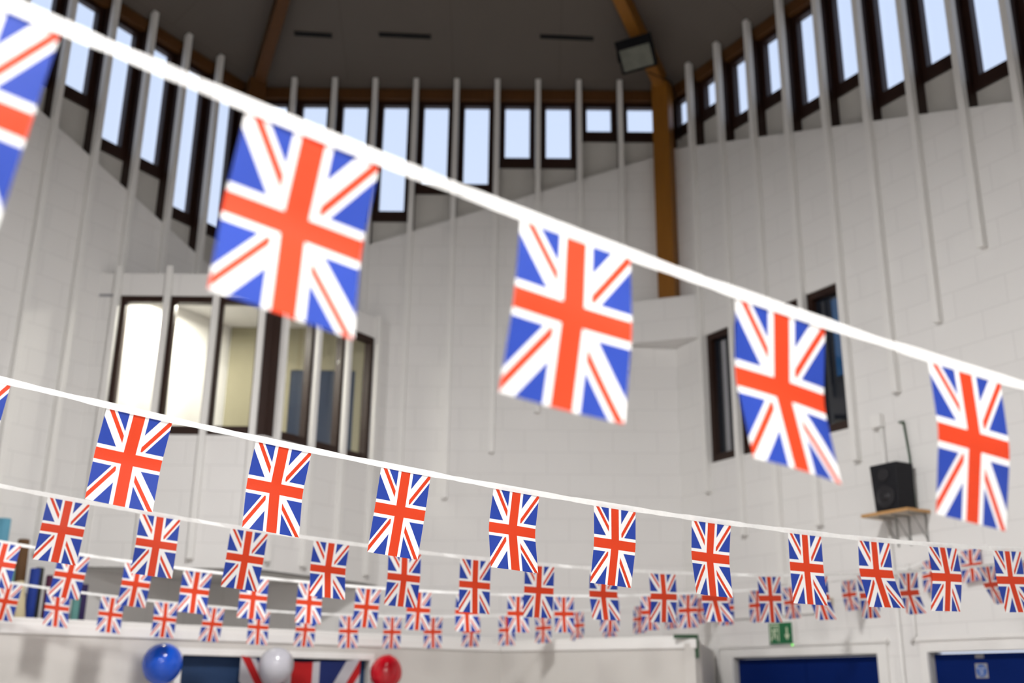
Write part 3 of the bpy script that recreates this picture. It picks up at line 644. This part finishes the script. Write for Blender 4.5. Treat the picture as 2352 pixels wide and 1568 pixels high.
# ------------------------------------------------------------------ bunting
PP = {1: (-0.6077, 0.9015, 0.6767, 1.0924, -0.2045, 0.0429), 2: (-1.3085, 2.3961, 0.6912, 1.065, -0.1267, 0.0225), 3: (-2.0389, 3.8553, 0.7085, 1.0698, -0.1206, 0.0224),
      4: (-2.758, 5.7525, 0.7176, 1.0814, -0.1078, 0.021), 5: (-3.3378, 7.0677, 0.6293, 1.0319, -0.1022, 0.0227)}
FL = {1: [(-0.001, 0.152, 0.07, 0.13, 0.07), (0.347, 0.162, 0.09, -0.29, 0.05), (0.694, 0.163, -0.16, 0.0, 0.0), (1.028, 0.161, 0.06, -0.26, 0.06), (1.388, 0.157, -0.09, 0.13, 0.0)], 2: [(-0.016, 0.152, -0.01, 0.13, 0.02), (0.356, 0.162, 0.25, -0.19, 0.01), (0.734, 0.153, 0.21, -0.23, 0.01), (1.088, 0.151, 0.08, 0.12, -0.01), (1.441, 0.154, 0.13, -0.26, 0.0), (1.787, 0.155, -0.04, 0.16, 0.0), (2.162, 0.161, 0.09, -0.14, 0.0), (2.569, 0.151, 0.0, -0.05, 0.0), (2.896, 0.155, 0.05, -0.25, 0.03), (3.247, 0.157, -0.06, 0.22, 0.0), (3.611, 0.163, 0.03, -0.16, 0.0)], 3: [(-0.008, 0.152, -0.18, -0.02, 0.0), (0.344, 0.152, -0.02, 0.22, -0.0), (0.683, 0.155, -0.17, -0.03, 0.01), (1.04, 0.155, 0.04, 0.16, -0.01), (1.392, 0.158, 0.14, -0.28, 0.0), (1.728, 0.154, -0.09, 0.15, 0.0), (2.074, 0.156, 0.02, -0.06, 0.0), (2.406, 0.157, 0.04, 0.11, 0.0), (2.761, 0.162, 0.1, -0.2, 0.0), (3.103, 0.162, -0.05, 0.14, 0.0), (3.433, 0.163, 0.14, -0.28, 0.0), (3.793, 0.158, 0.02, 0.05, 0.0), (4.136, 0.152, 0.06, -0.26, 0.06), (4.504, 0.148, -0.06, 0.05, 0.0), (4.842, 0.153, 0.12, -0.26, 0.0), (5.183, 0.151, 0.23, -0.03, -0.04), (5.528, 0.152, 0.11, -0.31, 0.19), (5.88, 0.152, 0.07, 0.05, 0.0)], 4: [(0.001, 0.152, -0.22, 0.02, -0.04), (0.35, 0.159, 0.06, 0.14, -0.04), (0.695, 0.154, -0.04, 0.19, 0.0), (1.019, 0.163, 0.12, -0.09, 0.0), (1.354, 0.163, -0.02, -0.04, 0.0), (1.698, 0.155, 0.04, -0.1, 0.0), (2.062, 0.163, 0.09, 0.11, -0.01), (2.403, 0.163, 0.05, 0.09, 0.0), (2.744, 0.163, 0.15, -0.12, 0.0), (3.114, 0.16, 0.07, -0.09, 0.0), (3.465, 0.157, 0.05, -0.08, 0.0), (3.825, 0.158, -0.07, 0.16, 0.0), (4.166, 0.149, -0.04, 0.11, 0.0), (4.506, 0.163, 0.2, 0.0, -0.0), (4.841, 0.154, -0.02, 0.15, 0.0), (5.157, 0.161, 0.2, -0.0, -0.04), (5.468, 0.163, -0.03, 0.04, 0.0), (5.792, 0.146, 0.18, -0.02, 0.0), (6.092, 0.152, 0.14, -0.14, 0.0)], 5: [(0.036, 0.152, -0.0, 0.2, -0.04), (0.339, 0.151, -0.02, -0.18, 0.08), (0.684, 0.158, -0.02, -0.18, 0.01), (1.04, 0.159, -0.24, 0.04, 0.0), (1.389, 0.144, -0.0, 0.2, -0.04), (1.714, 0.153, 0.03, -0.09, 0.0), (2.068, 0.149, -0.11, 0.15, 0.0), (2.408, 0.152, -0.04, -0.02, 0.0), (2.768, 0.151, -0.01, 0.09, 0.0), (3.118, 0.161, 0.13, -0.03, 0.0), (3.456, 0.16, -0.03, 0.22, 0.0), (3.79, 0.145, -0.04, 0.07, 0.0), (4.138, 0.151, -0.08, 0.18, 0.0), (4.488, 0.144, -0.03, 0.19, 0.0), (4.828, 0.145, 0.13, 0.02, 0.0), (5.173, 0.146, 0.14, 0.06, -0.08), (5.522, 0.142, 0.19, 0.01, -0.02), (5.864, 0.142, 0.2, 0.0, -0.03), (6.03, 0.142, 0.22, -0.02, 0.0)]}
LB = {1: 'nearest bunting, its blurred Union flags looking largest, descending from the top left',
      2: 'second nearest Union flag bunting, in sharp focus, crossing the whole width of the hall',
      3: 'third Union flag bunting from the camera, its flags hanging just below the sharp one',
      4: 'fourth Union flag bunting from the camera, ending on the right wall above the exit sign',
      5: 'farthest and lowest Union flag bunting, just above the balloons and the hatch enclosure'}
YFRONT = -1.55
def spos(p, s):
    x0, y0, z0, a, b, c = p
    return Vector((x0 + math.sin(a) * s, y0 + math.cos(a) * s, EYE + z0 + b * s + c * s * s))
FH = .243
def bunting(k):
    p = PP[k]; a = p[3]
    # run on to the right wall
    u = Vector((math.sin(a), math.cos(a))); n = WR.n; o = WR.o
    s1 = ((o - Vector(p[:2])).dot(n)) / u.dot(n)
    un, on = u, WL.n; s0 = max(((WL.o - Vector(p[:2])).dot(on)) / u.dot(on) + .01, (YFRONT - p[1]) / u.y)

    e = empty('bunting', spos(p, 0), LB[k], 'bunting', 'strings of Union flag bunting'); rnd = random.Random(k)
    # tape
    mb = MB(); ns = int((s1 - s0) / .03); hw = .0086; prev = None
    inflag = [(f[0] - .01, f[0] + f[1] + .01) for f in FL[k]]
    ph = [rnd.uniform(0, 6) for _ in range(3)]
    for i in range(ns + 1):
        s = s0 + (s1 - .004 - s0) * i / ns; P = spos(p, s); T = (spos(p, s + .01) - spos(p, s - .01)).normalized()
        nn = Vector((-math.cos(a), math.sin(a), 0)); D = Vector((0, 0, -1)); D = (D - T * D.dot(T)).normalized()
        near = min([max(q0 - s, s - q1, 0) for q0, q1 in inflag])
        tw = (.32 * math.sin(s * 23 + ph[0]) * min(near / .06, 1)); h = hw * (1 - .25 * min(near / .05, 1) * abs(math.sin(s * 31 + ph[1])))
        DD = D * math.cos(tw) + nn * math.sin(tw); c = P - D * hw * .9 - nn * .0015
        cur_ = (c - DD * h, c + DD * h, nn * .0005)
        if prev:
            A, B, q = prev; A2, B2, q2 = cur_
            mb.poly([A - q, B - q, B2 - q2, A2 - q2]); mb.poly([A2 + q2, B2 + q2, B + q, A + q])
            mb.poly([A + q, A - q, A2 - q2, A2 + q2]); mb.poly([B - q, B + q, B2 + q2, B2 - q2])
        prev = cur_
    mb.build('tape', M_['tape'], e)
    for s, w, a1, a2, gm in FL[k]:
        T = (spos(p, s + w) - spos(p, s)).normalized(); nn = Vector((-math.cos(a), math.sin(a), 0))
        D0 = Vector((0, 0, -1)); D0 = (D0 - T * D0.dot(T)).normalized()
        D = D0 if k < 3 else (D0 * .8 + Vector((0, 0, -.2))).normalized()
        D = D * math.cos(gm) + T * math.sin(gm)
        A = spos(p, s) - D * .011; mb = MB(); nx, ny = 8, 16; cv = rnd.uniform(-.004, .004); tw = rnd.uniform(-.010, .010)
        def fp(i, j):
            u_, v_ = i / nx, j / ny
            # folded sheet: upper half leans a1, lower half a2, with a soft crease at mid height
            q = Vector((0, 0, 0)); m_ = 8
            for jj in range(j):
                f = min(max((jj + .5 - (ny / 2 - 1.5)) / 3.0, 0), 1); al = a1 + (a2 - a1) * f
                q += (D * math.cos(al) + nn * math.sin(al)) * FH / ny
            return A + T * w * u_ + q + nn * (cv * math.sin(math.pi * u_) * v_ * 2 + tw * (u_ - .5) * v_ * 2)
        g = [[fp(i, j) for j in range(ny + 1)] for i in range(nx + 1)]
        for i in range(nx):
            for j in range(ny):
                mb.poly([g[i][j], g[i + 1][j], g[i + 1][j + 1], g[i][j + 1]], [(x / nx, y / ny * 1.5) for x, y in ((i, j), (i + 1, j), (i + 1, j + 1), (i, j + 1))], smooth=True)
        mb.build('flag', M_['flag'], e)
    return s1
for k in (1, 2, 3, 4, 5): bunting(k)
# the fourth string's tail, pinned along the right wall
e = empty('bunting', WR.P(2.2, .02, 2.6), 'short tail of bunting pinned along the right wall below the loudspeaker', 'bunting', 'strings of Union flag bunting')
tp = [(2.30, .045, 2.63), (2.6, .045, 2.64), (2.85, .045, 2.70), (3.15, .045, 2.74), (3.42, .012, 2.77)]
def tail(t):
    for q0, q1 in zip(tp[:-1], tp[1:]):
        if q0[0] <= t <= q1[0]:
            f = (t - q0[0]) / (q1[0] - q0[0]); return WR.P(t, q0[1] + (q1[1] - q0[1]) * f, q0[2] + (q1[2] - q0[2]) * f)
mb = MB(); pr = None
for i in range(0, 56):
    t = 2.30 + i * .02; c = tail(t)
    if pr is not None:
        nn = Vector((WR.n.x, WR.n.y, 0)) * .0006; dz = Vector((0, 0, .008))
        mb.hexa([pr - dz - nn, c - dz - nn, c - dz + nn, pr - dz + nn, pr + dz - nn, c + dz - nn, c + dz + nn, pr + dz + nn])
    pr = c
mb.build('tape', M_['tape'], e, merge=False)
for t in (2.86, 3.20):
    mb = MB(); nx, ny = 6, 12; T = (tail(t + .152) - tail(t)).normalized(); A = tail(t) + Vector((WR.n.x, WR.n.y, 0)) * .004; nn = Vector((WR.n.x, WR.n.y, 0))
    for i in range(nx):
        for j in range(ny):
            q = [(i / nx, j / ny), ((i + 1) / nx, j / ny), ((i + 1) / nx, (j + 1) / ny), (i / nx, (j + 1) / ny)]
            mb.poly([A + T * .152 * u - Vector((0, 0, .228 * v)) + nn * (.02 + .015 * math.sin(v * 4 + u * 3)) * v for u, v in q], [(u, v * 1.5) for u, v in q], smooth=True)
    mb.build('flag', M_['flag'], e)
# ------------------------------------------------------------------ light
wd = bpy.data.worlds.new('dusk_sky'); SC.world = wd; wd.use_nodes = True; nt = wd.node_tree; nt.nodes.clear()
out = nt.nodes.new('ShaderNodeOutputWorld'); bg = nt.nodes.new('ShaderNodeBackground'); bg.inputs[1].default_value = 1.0
tc = nt.nodes.new('ShaderNodeTexCoord'); sp_ = nt.nodes.new('ShaderNodeSeparateXYZ'); nt.links.new(tc.outputs['Generated'], sp_.inputs[0])
rp = nt.nodes.new('ShaderNodeValToRGB'); rp.color_ramp.elements[0].position = .0; rp.color_ramp.elements[0].color = (.86, .93, 1.1, 1)
rp.color_ramp.elements[1].position = 1; rp.color_ramp.elements[1].color = (.56, .75, 1.1, 1)
nt.links.new(sp_.outputs[2], rp.inputs[0]); nt.links.new(rp.outputs[0], bg.inputs[0]); nt.links.new(bg.outputs[0], out.inputs[0])
def lamp(x, y, z, size, power, col, tilt=0):
    e = empty('pendant_lamp', (x, y, z), 'round white pendant hall lamp hanging from the roof above the photographer', 'lamp', 'pendant lamps of the hall')
    m = Matrix.Translation((x, y, z)) @ Matrix.Rotation(R_(tilt), 4, 'X'); mb = MB(); mb.lathe([(.05, .30), (size / 2 + .01, .06), (size / 2 + .02, .0), (size / 2 + .005, .0), (size / 2 - .01, .05), (.04, .27)], m, 28); mb.build('lamp_shade', M_['white'], e)
    mb = MB(); mb.tube([m @ Vector((0, 0, .29)), (x, y, z + .45), (x, y, 10.3 if abs(x) < 1 else 9.2)], .008, 6); mb.build('flex', M_['black'], e)
    ld = bpy.data.lights.new('hall_lamp', 'AREA'); ld.shape = 'DISK'; ld.size = size; ld.energy = power; ld.color = col; ld.spread = math.pi
    lo = bpy.data.objects.new('hall_lamp', ld); COL.objects.link(lo); lo.location = (0, 0, -.01); lo.rotation_euler = (R_(tilt), 0, 0); lo.parent = e
for x, y, z_, p_, tl in ((-.5, 4.7, 5.8, .66, 13), (-2.6, -.5, 4.9, .28, 0), (2.6, -.6, 4.9, .12, 0), (-.1, -1.0, 4.7, .78, 0)):
    lamp(x, y, z_, .8, 400 * p_, (1, .98, .965), tl)
gl = bpy.data.lights.new('gallery_light', 'AREA'); gl.shape = 'RECTANGLE'; gl.size = .56; gl.size_y = .06; gl.energy = 42; gl.color = (1, .97, .84)
go = bpy.data.objects.new('gallery_light', gl); COL.objects.link(go); go.location = (-3.05, 9.74, 5.27)
# ------------------------------------------------------------------ camera
th, ro = R_(17.98), R_(-.65)
fw = Vector((0, math.cos(th), math.sin(th))); up = Vector((0, -math.sin(th), math.cos(th))); rt = Vector((1, 0, 0))
U = up * math.cos(ro) + rt * math.sin(ro); Rr = rt * math.cos(ro) - up * math.sin(ro)
cd = bpy.data.cameras.new('camera'); cam = bpy.data.objects.new('camera', cd); COL.objects.link(cam)
m = Matrix((Rr, U, -fw)).transposed().to_4x4(); m.translation = (0, 0, EYE); cam.matrix_world = m
cd.sensor_fit = 'HORIZONTAL'; cd.sensor_width = 36; cd.lens = 2464 / 2352 * 36; cd.clip_start = .05
cd.dof.use_dof = True; cd.dof.focus_distance = 3.0; cd.dof.aperture_fstop = 2.3
SC.camera = cam
vs = SC.view_settings; vs.view_transform = 'Standard'; vs.look = 'None'; vs.gamma = 1; vs.use_curve_mapping = False; vs.exposure = 0.0
SC.display_settings.display_device = 'sRGB'
SC.cycles.max_bounces = 10; SC.cycles.diffuse_bounces = 6; SC.cycles.transparent_max_bounces = 16
SC.cycles.sample_clamp_indirect = 8
